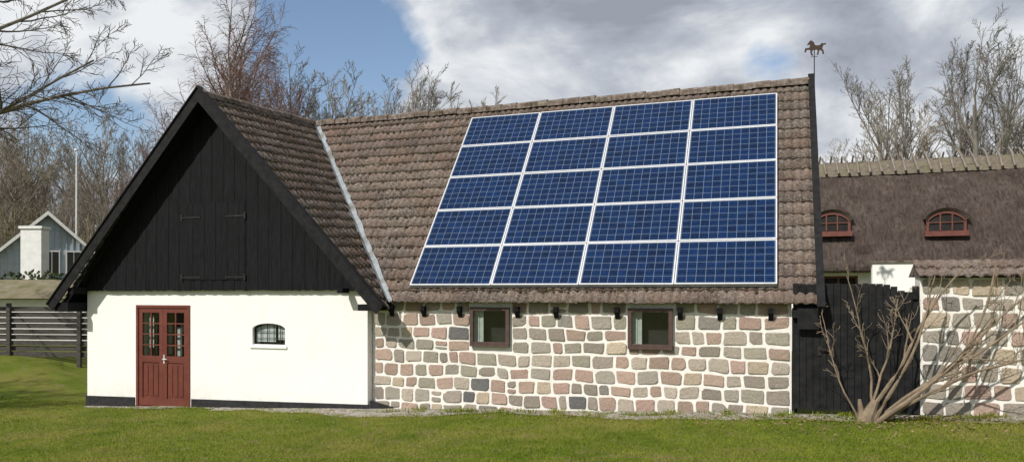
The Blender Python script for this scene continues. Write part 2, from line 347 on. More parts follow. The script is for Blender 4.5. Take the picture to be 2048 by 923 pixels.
def stones(x0,x1,ztop,zbot,y,holes,seed,rowh=.235):
    rg=random.Random(seed); mb=MB(); z=ztop; curves=[]
    while z>zbot-rowh:
        ph=[rg.uniform(0,6.28) for _ in range(3)]; am=.0 if not curves else 1
        curves.append((z,am,ph)); z-=rowh*rg.uniform(.90,1.12)
    def cz(j,x):
        z,am,ph=curves[j]; return z+am*(.014*math.sin(x*1.3+ph[0])+.010*math.sin(x*3.1+ph[1])+.009*math.sin(x*8.3+ph[2]))
    g=.0175
    for j in range(len(curves)-1):
        zt,zb_=curves[j][0],curves[j+1][0]
        blocks=[]; cur=x0
        for h in sorted(holes):
            if h[2]<zt-.05 and h[3]>zb_+.02: blocks.append((cur,h[0]-.035)); cur=h[1]+.035
        blocks.append((cur,x1))
        for (a,b_) in blocks:
            edges=[(a,a)]; x=a
            while x<b_-.02:
                w=rg.uniform(.25,.42) if rg.random()>.10 else rg.uniform(.18,.24)
                if b_-(x+w)<.18: w=b_-x
                if w>.54: w/=2
                x+=w; s_=0 if x>b_-.02 else rg.uniform(-.016,.016); edges.append((x+s_,x-s_))
            for i in range(len(edges)-1):
                (xt0,xb0),(xt1,xb1)=edges[i],edges[i+1]
                subs=[(0.,1.)]
                if rg.random()<.02: f=rg.uniform(.4,.6); subs=[(0,f),(f,1)]
                for (f0,f1) in subs:
                    c=rg.choice(pool); f=rg.uniform(.88,1.15); c=tuple(q*f for q in c)
                    o0=rg.uniform(-.010,.014); o1=rg.uniform(-.014,.010)
                    def pt(u,v_):
                        vv=f0+(f1-f0)*v_
                        xl=xb0+(xt0-xb0)*vv; xr=xb1+(xt1-xb1)*vv; xx=xl+(xr-xl)*u
                        zb2=cz(j+1,xx)+max(0,o0); zt2=cz(j,xx)+min(0,o1); return xx,zb2+(zt2-zb2)*vv
                    wdt=(xt1-xt0); hgt=(zt-zb_)*(f1-f0); gx=g*rg.uniform(.8,1.6)/max(wdt,.1); gz=g*rg.uniform(.8,1.4)/hgt
                    ring=[]; ru=rg.uniform(.022,.042)/max(wdt,.1); rv=rg.uniform(.022,.042)/hgt
                    for (cu,cv,a0) in ((1-gx,1-gz,0),(gx,1-gz,90),(gx,gz,180),(1-gx,gz,270)):
                        k1=rg.choice((.5,.8,1.,1.,1.5,2.1)); k2=k1*rg.uniform(.7,1.4)
                        rru=min(ru*k1,.42); rrv=min(rv*k2,.42)
                        ccu=cu-rru*(1 if cu>.5 else -1); ccv=cv-rrv*(1 if cv>.5 else -1)
                        for q in range(4):
                            an=math.radians(a0+q*30); ring.append((ccu+rru*math.cos(an),ccv+rrv*math.sin(an)))
                        nxt={0:(.5,1-gz),90:(gx,.5),180:(.5,gz),270:(1-gx,.5)}[a0]
                        for oo in (.22,-.22):
                            hz_=a0 in (0,180)
                            du,dv=(oo*(1 if a0==0 else -1),0) if hz_ else (0,oo*(1 if a0==90 else -1))
                            ring.append((nxt[0]+du+(0 if hz_ else rg.uniform(-.010,.010)),nxt[1]+dv+(rg.uniform(-.016,.016) if hz_ else 0)))
                    K=len(ring); mx=[pt(u,v_) for u,v_ in ring]; cxm=sum(p[0] for p in mx)/K; czm=sum(p[1] for p in mx)/K
                    mx=[(p[0]+rg.uniform(-.003,.003),p[1]+rg.uniform(-.003,.003)) for p in mx]
                    n0=len(mb.v); dp=rg.uniform(.010,.022); tx,tz=rg.uniform(-.06,.06),rg.uniform(-.06,.06)
                    for p in mx: mb.v.append((p[0],y+.005,p[1]))
                    for sc,dd in ((.975,.75),(.90,1.)):
                        for p in mx:
                            qx=(p[0]-cxm); qz=(p[1]-czm); mb.v.append((cxm+qx*sc,y-dp*dd-(qx*tx+qz*tz)-rg.uniform(0,.004),czm+qz*sc))
                    mb.v.append((cxm,y-dp*1.0-rg.uniform(0,.007),czm))
                    for lv in (0,1):
                        for q in range(K):
                            r=(q+1)%K; mb.f.append((n0+lv*K+q,n0+lv*K+r,n0+lv*K+K+r,n0+lv*K+K+q)); mb.c.append(c)
                    for q in range(K): mb.f.append((n0+2*K+q,n0+2*K+(q+1)%K,n0+3*K)); mb.c.append(c)
    return mb
stones(-7.42,.2,-.14,-2.45,YS,[W1,W2],3).obj('stone_facing',m_stone,SW,smooth=False)
for W in (W1,W2):
    a,b_,c,d_=W
    mb=MB(); t=.05; y0,y1=YS-.085,YS-.02
    mb.box(a-.015,a+t,y0,y1,c,d_); mb.box(b_-t,b_+.015,y0,y1,c,d_)
    mb.box(a-.015,b_+.015,y0-.004,y1,c-.05,c-.002); mb.box(a+t+.002,b_-t-.002,y0,y1,d_-.06,d_)
    mb.box(a+t+.002,b_-t-.002,y0+.01,y1-.01,c,c+.035)
    wn_=mb.obj('window',m_brownframe,BARN,label='square brown framed window set in the stone wall')
    mb=MB(); mb.quad((a+t,YS-.045,c+.02),(b_-t,YS-.045,c+.02),(b_-t,YS-.045,d_-.05),(a+t,YS-.045,d_-.05)); mb.obj('pane',m_glass,wn_)
    mb=MB()
    for i in range(5): mb.box(a+.01+i*.04,a+.047+i*.04,YS+.05+(.012 if i%2 else 0),YS+.065+(.012 if i%2 else 0),c+.02,d_)
    mb.obj('pale_backing',m_backing,wn_)  # pale strips added in place of the greenish-white window reveal
    mb=MB(); mb.box(a+.001,b_-.001,YS+.25,YS+.26,c,d_); mb.obj('dark_interior',m_dark,wn_)
mb=MB(); a,b_,c,d_=win
arcp=[(cx+(hw-.0)*math.cos(q),d_-.12+.112*math.sin(q)) for q in np.linspace(0,math.pi,13)]
for i in range(len(arcp)-1):
    p,q=arcp[i],arcp[i+1]; s=.95
    mb.prism([(p[0],YG+.06,p[1]),(q[0],YG+.06,q[1]),(cx+(q[0]-cx)*s,YG+.06,q[1]-.022),(cx+(p[0]-cx)*s,YG+.06,p[1]-.022)],(0,.04,0))
mb.box(a,a+.02,YG+.06,YG+.10,c,d_-.12); mb.box(b_-.02,b_,YG+.06,YG+.10,c,d_-.12); mb.box(a+.02,b_-.02,YG+.06,YG+.10,c,c+.02)
for i in range(1,5): xx=a+(b_-a)*i/5; mb.box(xx-.005,xx+.005,YG+.066,YG+.08,c+.02,d_-.03)
mb.box(a+.02,b_-.02,YG+.068,YG+.078,-.80,-.790); mb.box(a+.02,b_-.02,YG+.068,YG+.078,-.93,-.920)
aw=mb.obj('window',m_iron,BARN,label='small arched iron window with many panes')
mb=MB(); mb.quad((a+.01,YG+.10,c),(b_-.01,YG+.10,c),(b_-.01,YG+.10,d_-.01),(a+.01,YG+.10,d_-.01)); mb.obj('pane',m_glass,aw)
mb=MB(); mb.box(a+.02,b_-.30,YG+.11,YG+.12,c+.06,d_-.02); mb.obj('pale_backing',m_backing2,aw)  # pale sheets set behind the arched panes
mb=MB(); mb.box(b_-.24,b_-.02,YG+.11,YG+.12,c+.10,d_-.06); mb.obj('pale_backing',m_backing2,aw)
mb=MB(); mb.box(a,b_,YG+.25,YG+.26,c,d_); mb.obj('dark_interior',m_dark,aw)
mb=MB(); mb.prism([(a-.05,YG-.03,c-.06),(a-.05,YG+.055,c-.06),(a-.05,YG+.055,c+.012),(a-.05,YG-.03,c-.01)],(b_-a+.10,0,0)); mb.obj('sill',m_plaster,aw)
a,b_,c,d_=door; zb=-2.44
mb=MB(); mb.box(a,a+.06,YG-.02,YG+.08,zb,d_); mb.box(b_-.06,b_,YG-.02,YG+.08,zb,d_); mb.box(a+.061,b_-.061,YG-.02,YG+.08,d_-.06,d_); mb.box(a,b_,YG-.03,YG+.3,-3,zb-.002)
DO=mb.obj('door',m_red,BARN,label='red-brown painted double door with small upper panes')
for s in (0,1):
    xa=a+.063+s*.665; xb=xa+.66; y0=YG+.0; y1=YG+.045; mb=MB()
    for (p,q) in ((xa,xa+.10),(xb-.10,xb)): mb.box(p,q,y0,y1,zb+.01,d_-.065)
    for (p,q) in ((zb+.01,zb+.17),(-1.50,-1.36),(d_-.16,d_-.065)): mb.box(xa+.101,xb-.101,y0+.001,y1,p,q)
    mb.box(xa+.1,xb-.1,y0+.022,y1-.005,zb+.17,-1.5)
    for i in range(3): mb.box(xa+.13+i*.14,xa+.24+i*.14,y0+.010,y0+.0215,zb+.22,-1.55)
    mb.box((xa+xb)/2-.014,(xa+xb)/2+.014,y0+.004,y1,-1.36,d_-.16)
    for i in range(1,4):
        z=-1.36+(d_-.16+1.36)*i/4; mb.box(xa+.1,xb-.1,y0+.006,y1-.002,z-.012,z+.012)
    mb.obj('door_leaf',m_red,DO)
    mb=MB(); mb.quad((xa+.1,y0+.02,-1.36),(xb-.1,y0+.02,-1.36),(xb-.1,y0+.02,d_-.16),(xa+.1,y0+.02,d_-.16)); mb.obj('glass',m_glass,DO)
mb=MB(); mb.box(a+.1,b_-.1,YG+.27,YG+.28,-2.4,d_); mb.obj('dark_interior',m_dark,DO)
for q in ((-12.92,-12.80,-1.2,-.5),(-12.22,-12.04,-1.36,-.75)):
    mb=MB(); mb.box(q[0],q[1],YG+.12,YG+.13,q[2],q[3]); mb.obj('pale_backing',m_backing,DO)  # pale strips stand in for white reflections in the door glass
mb=MB(); mb.tube([(-12.40,YG-.005,-1.42),(-12.40,YG-.05,-1.42),(-12.29,YG-.05,-1.42)],[.011]*3,6); mb.box(-12.415,-12.385,YG-.012,YG-.001,-1.52,-1.33); mb.obj('handle',m_alu,DO)

# --- roofs
def tiles(origin,u,s,width,length,expo,wave,seed,amp=.016,sub=6,lap=.032,var=1.0):
    rg=random.Random(seed); u=Vector(u).normalized(); s=Vector(s).normalized(); n=u.cross(s); 
    if n.z<0: n=-n
    o=Vector(origin); mb=MB(); rows=int(round(length/expo)); expo=length/rows; cols=int(round(width/wave))
    for r in range(rows):
        for c in range(cols):
            if c%2==0:
                t=1+rg.uniform(-.24,.24)*var; tr_=rg.uniform(.94,1.06); dh=rg.uniform(-.004,.007); ds=rg.uniform(-.010,.010); tw=rg.uniform(-.005,.005)
            tint=(t*tr_,t,t/tr_)
            n0=len(mb.v)
            for q in range(sub+1):
                f=q/sub; pr=amp*(math.sin(2*math.pi*f-.6)+.35*math.sin(4*math.pi*f+.4)) 
                uu=(c+f)*wave; e1=rg.uniform(-.004,.004)
                for (sv,hh) in ((r*expo-.02,.0),((r+1)*expo+ds+e1,lap+dh+tw*(f-.5)*2),((r+1)*expo+ds+e1,.004)):
                    mb.v.append(tuple(o+u*uu+s*sv+n*(hh+pr)))
            for q in range(sub):
                for k_ in (0,1):
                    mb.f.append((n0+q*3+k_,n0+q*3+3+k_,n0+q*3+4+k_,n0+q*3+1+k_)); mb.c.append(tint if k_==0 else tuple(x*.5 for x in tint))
    return mb
def clip(ob,co,no):
    off=Vector(ob['_b']); bm=bmesh.new(); bm.from_mesh(ob.data)
    bmesh.ops.bisect_plane(bm,geom=bm.verts[:]+bm.edges[:]+bm.faces[:],plane_co=Vector(co)-off,plane_no=no,clear_outer=True); bm.to_mesh(ob.data); bm.free()
smain=Vector((0,-1,-TM)).normalized(); nmain=Vector((0,-TM,1)).normalized()
ug=(GB-GA).normalized(); sg=(GC-GA); sg=(sg-ug*sg.dot(ug)).normalized(); ng=ug.cross(sg); ng=ng if ng.z>0 else -ng
A=np.array([list(nmain),list(ng),[0,1,0]]); B=np.array([nmain.dot(Vector((0,EY,EZ))),ng.dot(GA),RY]); V0=Vector(np.linalg.solve(A,B))
B[2]=EY; V1=Vector(np.linalg.solve(A,B))
vdir=(V1-V0).normalized(); vn=Vector((vdir.y,-vdir.x,0)).normalized()
if vn.x>0: vn=-vn
SL=math.hypot(RY-EY,RZ-EZ)
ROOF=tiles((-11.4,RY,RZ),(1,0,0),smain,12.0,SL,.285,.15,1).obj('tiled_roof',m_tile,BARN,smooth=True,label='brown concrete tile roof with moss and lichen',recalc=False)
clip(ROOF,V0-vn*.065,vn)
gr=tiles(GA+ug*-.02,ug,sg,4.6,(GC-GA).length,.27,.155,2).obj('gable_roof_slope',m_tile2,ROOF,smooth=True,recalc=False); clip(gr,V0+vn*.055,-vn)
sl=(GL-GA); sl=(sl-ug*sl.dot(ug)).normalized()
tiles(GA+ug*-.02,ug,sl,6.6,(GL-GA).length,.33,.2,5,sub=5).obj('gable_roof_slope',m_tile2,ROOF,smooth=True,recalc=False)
mb=MB()
def slab(p,q,r,s_,th,n): 
    mb.prism([Vector(p)-n*.03,Vector(q)-n*.03,Vector(r)-n*.03,Vector(s_)-n*.03],-n*th)
slab((-11,RY,RZ),(.6,RY,RZ),(.6,EY+.05,EZ+.05*TM),(-6.7,EY+.05,EZ+.05*TM),.05,nmain)
nb=Vector((0,TM,1)).normalized(); slab((-14.6,RY,RZ),(.6,RY,RZ),(.6,20.05,EZ),(-14.6,20.05,EZ),.07,nb)
L_=(GC-GA).length
slab(GA+ug*.03,GA+ug*4.0,GA+ug*4.0+sg*(L_-.0),GA+ug*.03+sg*(L_-.04),.05,ng)
nl=Vector((-1.0741,0,1)).normalized(); LL=(GL-GA).length
slab(GA+ug*.03,GA+ug*6.5,GA+ug*6.5+sl*(LL-.04),GA+ug*.03+sl*(LL-.04),.05,nl)
mb.obj('roof_deck',m_black,ROOF)
def clumps(n,f,seed):
    rg=random.Random(seed); mb=MB()
    for i in range(n):
        c,nn=f(rg); r=rg.uniform(.010,.030); t1=nn.cross(Vector((.3,.1,1))).normalized(); t2=nn.cross(t1)
        K=7; n0=len(mb.v)
        for lv,(rr,hh) in enumerate(((1,0),(.7,.6))):
            for q in range(K):
                a=6.283*q/K; j=rg.uniform(.7,1.25)
                mb.v.append(tuple(c+t1*(r*rr*j*math.cos(a))+t2*(r*rr*j*math.sin(a))+nn*(r*hh)))
        mb.v.append(tuple(c+nn*r*.8))
        for q in range(K):
            s_=(q+1)%K; mb.f.append((n0+q,n0+s_,n0+K+s_,n0+K+q)); mb.c.append(None); mb.f.append((n0+K+q,n0+K+s_,n0+2*K)); mb.c.append(None)
    return mb
def fg(rg):
    while True:
        p=GA+ug*rg.uniform(0,4.1)+sg*(L_*rg.random())
        nr=round(L_/.27); q=round((p-GA).dot(sg)/(L_/nr)); p=p+sg*((q*L_/nr+.02+rg.gauss(0,.02))-(p-GA).dot(sg))
        if (p-V0).dot(vn)>.06: return p+ng*.020,ng
def fm(rg):
    while True:
        nr=round(SL/.285); x=rg.uniform(-11,-1) if rg.random()<.75 else rg.uniform(-11,.5); k_=rg.randint(1,nr-1); sv=k_*SL/nr+.02+rg.gauss(0,.02)
        p=Vector((x,RY,RZ))+smain*sv
        if (p-V0).dot(vn)<-.07 and (x<-6.0 or sv<.6 or sv>5.3): return p+nmain*.020,nmain
for o in (clumps(1300,fg,1).obj('moss',m_moss,ROOF),clumps(1200,fm,2).obj('moss',m_moss,ROOF)): o['kind']='stuff'
mb=MB(); K=22
up=(nmain+ng).normalized()
VL=(V1-V0).length+.03
am=(-vn-nmain*((-vn).dot(nmain))).normalized(); ag=(vn-ng*(vn.dot(ng))).normalized()
for i in range(K):
    a=V0+vdir*(VL*i/K); b_=V0+vdir*(VL*(i+1)/K+.015); j=.006*(i%2); w1=.115+random.uniform(-.02,.02); w2=.115+random.uniform(-.02,.02)
    mb.quad(a+am*w1+nmain*(.05+j),b_+am*w2+nmain*(.05+j),b_+up*(.04+j),a+up*(.04+j)); mb.quad(a+up*(.04+j),b_+up*(.04+j),b_+ag*w1+ng*(.05+j),a+ag*w2+ng*(.05+j))
mb.obj('valley_flashing',m_zinc,ROOF,label='weathered grey zinc valley strip between the two roof slopes')
def ridge(p,q,step=.36,r=.11,drop=.06):
    mb=MB(); p=Vector(p); q=Vector(q); dd=(q-p); L=dd.length; dd.normalize(); sd=dd.cross(Vector((0,0,1))).normalized(); n=int(L/step)
    for i in range(n):
        a=p+dd*(i*L/n); b_=p+dd*((i+1)*L/n+.04); j=random.uniform(-.012,.012); ra=r*1.12; rb=r*.95; K=8; n0=len(mb.v)
        t=random.uniform(.75,1.2); 
        for (c,rr) in ((a,ra),(b_,rb)):
            for k_ in range(K+1):
                an=math.pi*k_/K; x_=math.cos(an)*rr*1.2; z_=math.sin(an)*rr*.85-drop+j
                mb.v.append(tuple(c+sd*x_+Vector((0,0,z_-(.06 if k_ in (0,K) else 0)))))
        for k_ in range(K): mb.f.append((n0+k_,n0+k_+1,n0+K+2+k_,n0+K+1+k_)); mb.c.append((t,t,t))
        mb.f.append(tuple(n0+k_ for k_ in range(K+1))); mb.c.append((.5,.5,.5))
    return mb
ridge((.6,RY,RZ+.05),(-11.1,RY,RZ+.05)).obj('ridge_tiles',m_lichen,ROOF)
ridge(GA+Vector((0,.02,.05)),GB+Vector((0,0,.05)),r=.10).obj('ridge_tiles',m_lichen,ROOF)
def barge(A_,B_,y0,y1,w,th=None):
    mb=MB(); A_=Vector(A_); B_=Vector(B_); dd=(B_-A_).normalized(); dn=Vector((dd.z,0,-dd.x)); dn=dn if dn.z<0 else -dn
    mb.prism([(A_.x,y0,A_.z),(B_.x,y0,B_.z),(B_.x+dn.x*w,y0,B_.z+dn.z*w),(A_.x,y0,A_.z-w/abs(dn.z))],(0,y1-y0,0)); return mb
up1=Vector((0,0,.12))
mb=barge(GA+up1,GC+up1+Vector((.05,0,-.06)),YV,YV+.03,.20)
A_=GA+up1
for T in (GC,GL):
    B_=T+up1+Vector((.05 if T is GC else -.05,0,-.06))
    a0=Vector((A_.x,YV-.03,A_.z+.035)); b0=Vector((B_.x,YV-.03,B_.z+.035))
    mb.prism([a0,b0,b0+Vector((0,0,-.034)),a0+Vector((0,0,-.034))],(0,.15,0))
mb.obj('barge_board',m_blacktrim,ROOF)
barge(GA+up1,GL+up1+Vector((-.05,0,-.06)),YV,YV+.03,.20).obj('barge_board',m_blacktrim,ROOF)
mb=MB(); mb.box(-14.62,-14.46,YV+.06,12.79,-.03,.11); mb.obj('purlin_end',m_black,ROOF)
mb=MB(); mb.box(-7.92,-7.80,12.55,12.79,-.01,.08); mb.obj('purlin_end',m_black,ROOF)
mb=MB(); mb.box(-14.98,-14.60,YV+.05,19.9,-.42,-.22); mb.obj('eave_box',m_black,ROOF)
mb=MB(); mb.box(-7.40,-7.08,YV+.06,12.86,-.34,-.22); mb.obj('eave_box',m_black,ROOF)
for i,x in enumerate((-7.0,-6.32,-5.58,-4.45,-3.72,-2.62,-1.55,-.9,-.1)):
    mb=MB(); mb.prism([(x-.04,12.95,-.26),(x-.04,YS-.036,-.26),(x-.04,YS-.036,-.46),(x-.04,12.95,-.34)],(.08,0,0))
    mb.obj('rafter_end',m_black,ROOF)
mb=MB(); e=Vector((.60,EY-.10,EZ-.14)); t=Vector((.60,RY+.02,RZ+.0))
n_=nmain
mb.prism([e-n_*.10,e+n_*.15,t+n_*.15+Vector((0,.1,.05)),t-n_*.10],(.055,0,0))
mb.prism([e+n_*.152+Vector((-.02,0,0)),e+n_*.18+Vector((-.02,0,0)),t+n_*.18+Vector((-.02,.1,.05)),t+n_*.152+Vector((-.02,.1,.05))],(.12,0,0))
mb.obj('barge_board',m_blacktrim,ROOF)
mb=MB(); mb.box(.22,.655,12.9,13.3,-.40,-.28); mb.box(.30,.62,12.86,12.9,-.58,-.25); mb.obj('eave_box',m_blacktrim,ROOF)

# ------------------------------------------------------------------ solar panels
SP=1.655; PH=.995
fm_=MB(); w=SP-.012; h=PH-.012; t=.024
fm_.box(-w/2,w/2,-h/2,-h/2+t,-.04,0); fm_.box(-w/2,w/2,h/2-t,h/2,-.04,0); fm_.box(-w/2,-w/2+t,-h/2+t,h/2-t,-.04,-.0005); fm_.box(w/2-t,w/2,-h/2+t,h/2-t,-.04,-.0005)
fme=fm_.mesh('panel_frame'); fme.materials.append(m_alu)
cm=MB(); cm.box(-w/2+t,w/2-t,-h/2+t,h/2-t,-.012,-.005); cme=cm.mesh('panel_cells'); cme.materials.append(m_cells)
Y0p,Z0p=13.0,.138
rgp=random.Random(5)
for r in range(5):
    for c in range(4):
        x=-SP*4+SP*(c+.5); sv=PH*(r+.5)
        loc=Vector((x,Y0p,Z0p))-smain*sv
        e=thing('solar_panel','blue polycrystalline solar panel in a silver frame on the tiled roof','solar panel',loc,0,'solar panels mounted on the tiled roof',False)
        e.rotation_euler=(math.atan(TM)+rgp.uniform(-.004,.004),rgp.uniform(-.002,.002),0)
        for nm,me in (('frame',fme),('cells',cme)):
            ob=bpy.data.objects.new(nm,me); COL.objects.link(ob); ob.parent=e
RK=thing('mounting_rails','dark metal rails and hooks carrying the solar panels on the roof','solar mounting',(-3.3,13.0,.05))
for c in range(4):
    for f in (.12,.88):
        mb=MB(); x=-SP*4+SP*(c+f); a=Vector((x,Y0p,Z0p))-nmain*.065+smain*.05; b_=a-smain*5.0; mb.tube([a,b_],[.022,.022],4)
        mb.obj('rail',m_alu_dark,RK)
mb=MB(); a=Vector((-SP*4,Y0p,Z0p))-nmain*.045+smain*.012
mb.tube([a,a+Vector((SP*4,0,0))],[.014,.014],4)
mb.obj('rail',m_alu_dark,RK)

# ------------------------------------------------------------------ weather vane
WX,WY,WZ=.70,RY,RZ+.1
WV=thing('weather_vane','rusty iron weather vane with a prancing horse on the roof ridge','weather vane',(WX,WY,WZ))
mb=MB(); mb.tube([(WX,WY,WZ-.3),(WX,WY,WZ+.55)],[.013,.010],6); mb.tube([(WX-.06,WY,WZ+.40),(WX+.06,WY,WZ+.40)],[.006]*2,5); mb.obj('pole',m_iron,WV)
hp=[(8,27),(10,31),(13,34),(14.5,37.5),(16,34.5),(18,36.5),(20,33),(23,31),(23,27),(26,24.5),(32,24),(36,26),(38,28.5),(42,27),(47,28),(45.5,23.5),(42,24.5),(40.5,21),(39,16.5),(41.5,12),(43,4),(39.5,4),(38.5,10.5),(34,14),(32.5,10),(31,3.5),(27.5,3.5),(29.5,11),(28.5,15),(20,14.5),(18,10),(20.5,3),(17,2.5),(14.5,10),(14.5,15.5),(8,16.5),(5.5,11),(2.5,12),(4,20),(12,20.5),(14,24),(13.2,28),(10,26)]
mb=MB(); mb.prism([(WX-.21+p[0]*.0092,WY-.006,WZ+.40+p[1]*.0092) for p in hp],(0,.012,0)); 
mb.obj('horse',m_rust,WV,recalc=False)

# ------------------------------------------------------------------ gate
GT=thing('garden_gate','tall black screen gate of tightly set vertical boards','gate',(1.1,13.05,-1.95))
def gtop(x): return .14 if x<1.45 else .14-.36*((x-1.45)/.55)**2
mb=MB(); x=.235
while x<2.0:
    w=.094; mb.box(x,x+w,13.0+random.uniform(-.003,.003),13.018,-1.86+random.uniform(-.01,.01),gtop(x)+random.uniform(-.008,.008)); x+=.101
x=.285
while x<1.95:
    mb.box(x,x+.09,13.0225,13.034,-1.84,gtop(x+.06)-.03); x+=.101
mb.obj('boards',m_blacktrim,GT)
mb=MB()
for z in (-1.6,-.85,-.1): mb.box(.23,2.03,13.037,13.074,z,z+.11)
mb.obj('cross_rails',m_blacktrim,GT)
for q in ((.222,.30,13.078,13.17,-2.2,-.25),(1.97,2.05,13.078,13.17,-2.2,.1),(1.16,1.22,13.078,13.13,-2.1,.05)):
    mb=MB(); mb.box(*q); mb.obj('gate_post',m_blacktrim,GT)
mb=MB(); mb.box(.60,.66,12.98,12.992,-1.0,-.85); mb.tube([(.63,12.99,-.9),(.63,12.94,-.9),(.74,12.94,-.9)],[.01]*3,5); mb.obj('handle',m_iron,GT)

# ------------------------------------------------------------------ garden stone wall
GW=thing('garden_wall','fieldstone garden wall with white mortar and a brown tile coping','garden wall',(3.5,13.2,-1.9))
mb=MB(); mb.box(2.06,8.5,13.05,13.5,-3,.26); s0=mb.obj('stone_wall',m_mortar,GW)
stones(2.08,7.5,.22,-2.2,13.05,[],8,.255).obj('stone_facing',m_stone,s0)
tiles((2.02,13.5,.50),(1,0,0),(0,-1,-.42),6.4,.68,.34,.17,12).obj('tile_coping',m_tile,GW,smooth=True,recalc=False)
mb=MB(); mb.prism([(2.04,12.92,.22),(2.04,13.5,.45),(2.04,14.0,.25),(2.04,13.5,.27)],(6.4,0,0)); mb.obj('coping_bed',m_lichen,GW)

# ------------------------------------------------------------------ thatched house
TY,TZ=26.9,.98; TRY,TRZ=30.6,4.68
THH=thing('thatched_house','long farmhouse with thick brown thatched roof and eyebrow dormers','house',(6,29,-1.6))
xs=np.arange(-3,18,.085); ys=np.arange(TY,TRY+.03,.065)
dorm=[(1.72,2.0),(5.10,1.93)]
rgn=np.random.RandomState(3)
def troof(x,y):
    z=TZ+(y-TY)*(TRZ-TZ)/(TRY-TY)
    for (dx,zb_) in dorm:
        if y>27.66:
            q=(x-dx)/.98
            top=zb_+.0+.93*math.exp(-(q*q)**1.15*1.3)
            z=max(z,top-.02*(y-27.66)) if abs(q)<1.9 else z
    return z
V=[];F=[]; nx=len(xs)
V+= [(x,TY+.02,TZ-.34) for x in xs]; V+=[(x,TY-.10,TZ-.28) for x in xs]
for jy,y in enumerate(ys):
    for ix,x in enumerate(xs): V.append((x,y+rgn.uniform(-.006,.006),troof(x,y)+rgn.uniform(-.028,.028)+.035*math.sin(x*2.1+y*1.3)*math.sin(y*2.7-x)))
rows=len(ys)+2
V+=[(x,TRY+3.8,TZ) for x in xs]; rows+=1
for j in range(rows-1):
    for i in range(nx-1): F.append((j*nx+i,j*nx+i+1,(j+1)*nx+i+1,(j+1)*nx+i))
mb=MB(); mb.v=V; mb.f=F; mb.c=[None]*len(F)
TR=mb.obj('thatched_roof',m_thatch,THH,smooth=True,recalc=False)
mb=MB()
xx=np.arange(-3,18,.2); prof=[(-.52,-.46),(-.40,-.22),(-.16,.06),(0,.12),(.16,.06),(.5,-.5)]
for i in range(len(xx)-1):
    for k_ in range(5):
        (a,za),(b_,zb_)=prof[k_],prof[k_+1]; r=lambda: random.uniform(-.02,.02)
        mb.quad((xx[i],TRY+a,TRZ+za),(xx[i+1],TRY+a,TRZ+za+r()),(xx[i+1],TRY+b_,TRZ+zb_),(xx[i],TRY+b_,TRZ+zb_+r()))
mb.obj('straw_ridge',m_ridge_straw,TR)
x=.2
while x<11:
    mb=MB(); j=random.uniform(-.04,.04); q=random.uniform(-.05,.05)
    mb.tube([(x+q,TRY-.62,TRZ-.38),(x+j-.06,TRY-.2,TRZ+.12),(x+j-.10,TRY+.10,TRZ+.36+j)],[.045,.04,.032],5)
    mb.tube([(x+.09+q,TRY+.6,TRZ-.45),(x+.16-j,TRY-.14,TRZ+.33-j)],[.04,.032],5)
    mb.obj('ridge_stick',m_stick,TR); x+=.375+random.uniform(-.02,.02)
for dx,zb_ in dorm:
    mb=MB(); y=27.52; hw_=.54
    def az(u): return zb_+.02+.60*math.sqrt(max(0,1-(u/ (hw_+.06))**2))**.9*.9+.10
    us=np.linspace(-hw_,hw_,13)
    for i in range(12):
        mb.prism([(dx+us[i],y,az(us[i])-.06),(dx+us[i+1],y,az(us[i+1])-.06),(dx+us[i+1],y,az(us[i+1])),(dx+us[i],y,az(us[i]))],(0,.06,0))
    mb.box(dx-hw_-.03,dx-hw_+.05,y,y+.06,zb_+.02,az(hw_)); mb.box(dx+hw_-.05,dx+hw_+.03,y,y+.06,zb_+.02,az(hw_))
    mb.prism([(dx-hw_-.08,y-.10,zb_-.13),(dx-hw_-.08,y+.1,zb_-.13),(dx-hw_-.08,y+.1,zb_+.06),(dx-hw_-.08,y-.10,zb_+.0)],(2*hw_+.16,0,0))
    for u in (-.17,.17): mb.box(dx+u-.022,dx+u+.022,y+.005,y+.05,zb_+.06,az(u)-.06)
    mb.box(dx-hw_+.05,dx+hw_-.05,y+.008,y+.045,zb_+.30,zb_+.33)
    dw=mb.obj('dormer_window',m_redm,TR,label='red framed arched dormer window under a thatch brow')
    mb=MB(); 
    for i in range(12): mb.quad((dx+us[i],y+.05,zb_+.05),(dx+us[i+1],y+.05,zb_+.05),(dx+us[i+1],y+.05,az(us[i+1])-.03),(dx+us[i],y+.05,az(us[i])-.03))
    mb.obj('pane',m_dark,dw)
    mb=MB()
    bo=[(dx+u*1.22,az(u*.98)+.07*(1-(u/.54)**2)+.02) for u in us]; bi=[(dx+u,az(u)-.005) for u in us]
    for i in range(12):
        mb.prism([(bi[i][0],y+.02,bi[i][1]),(bi[i+1][0],y+.02,bi[i+1][1]),(bo[i+1][0],y-.10,bo[i+1][1]+.02),(bo[i][0],y-.10,bo[i][1]+.02)],(0,.4,0))
    mb.obj('thatch_brow',m_browd,dw)
mb=MB(); mb.wall(-3,18,TY+.45,TY+.8,-2.6,TZ-.1,[(1.3,2.5,-.9,.55)]); wl=mb.obj('wall',m_plaster,THH)
mb=MB(); a,b_=1.3,2.5
for p in (a,a+.57,b_-.07): mb.box(p,p+.07,TY+.5,TY+.56,-.9,.55)
for z in (-.9,0,.48): mb.box(a+.07,b_-.07,TY+.503,TY+.555,z,z+.07)
ww=mb.obj('window',m_redm,THH); mb=MB(); mb.box(a,b_,TY+.6,TY+.61,-.9,.55); mb.obj('pane',m_dark,ww)
PW=thing('outhouse','low whitewashed outhouse wall beneath a plain coping','outbuilding',(4.2,22,-1.8))
mb=MB(); mb.box(2.25,9.5,21.0,21.3,-2.6,.74); mb.obj('wall',m_plaster,PW)
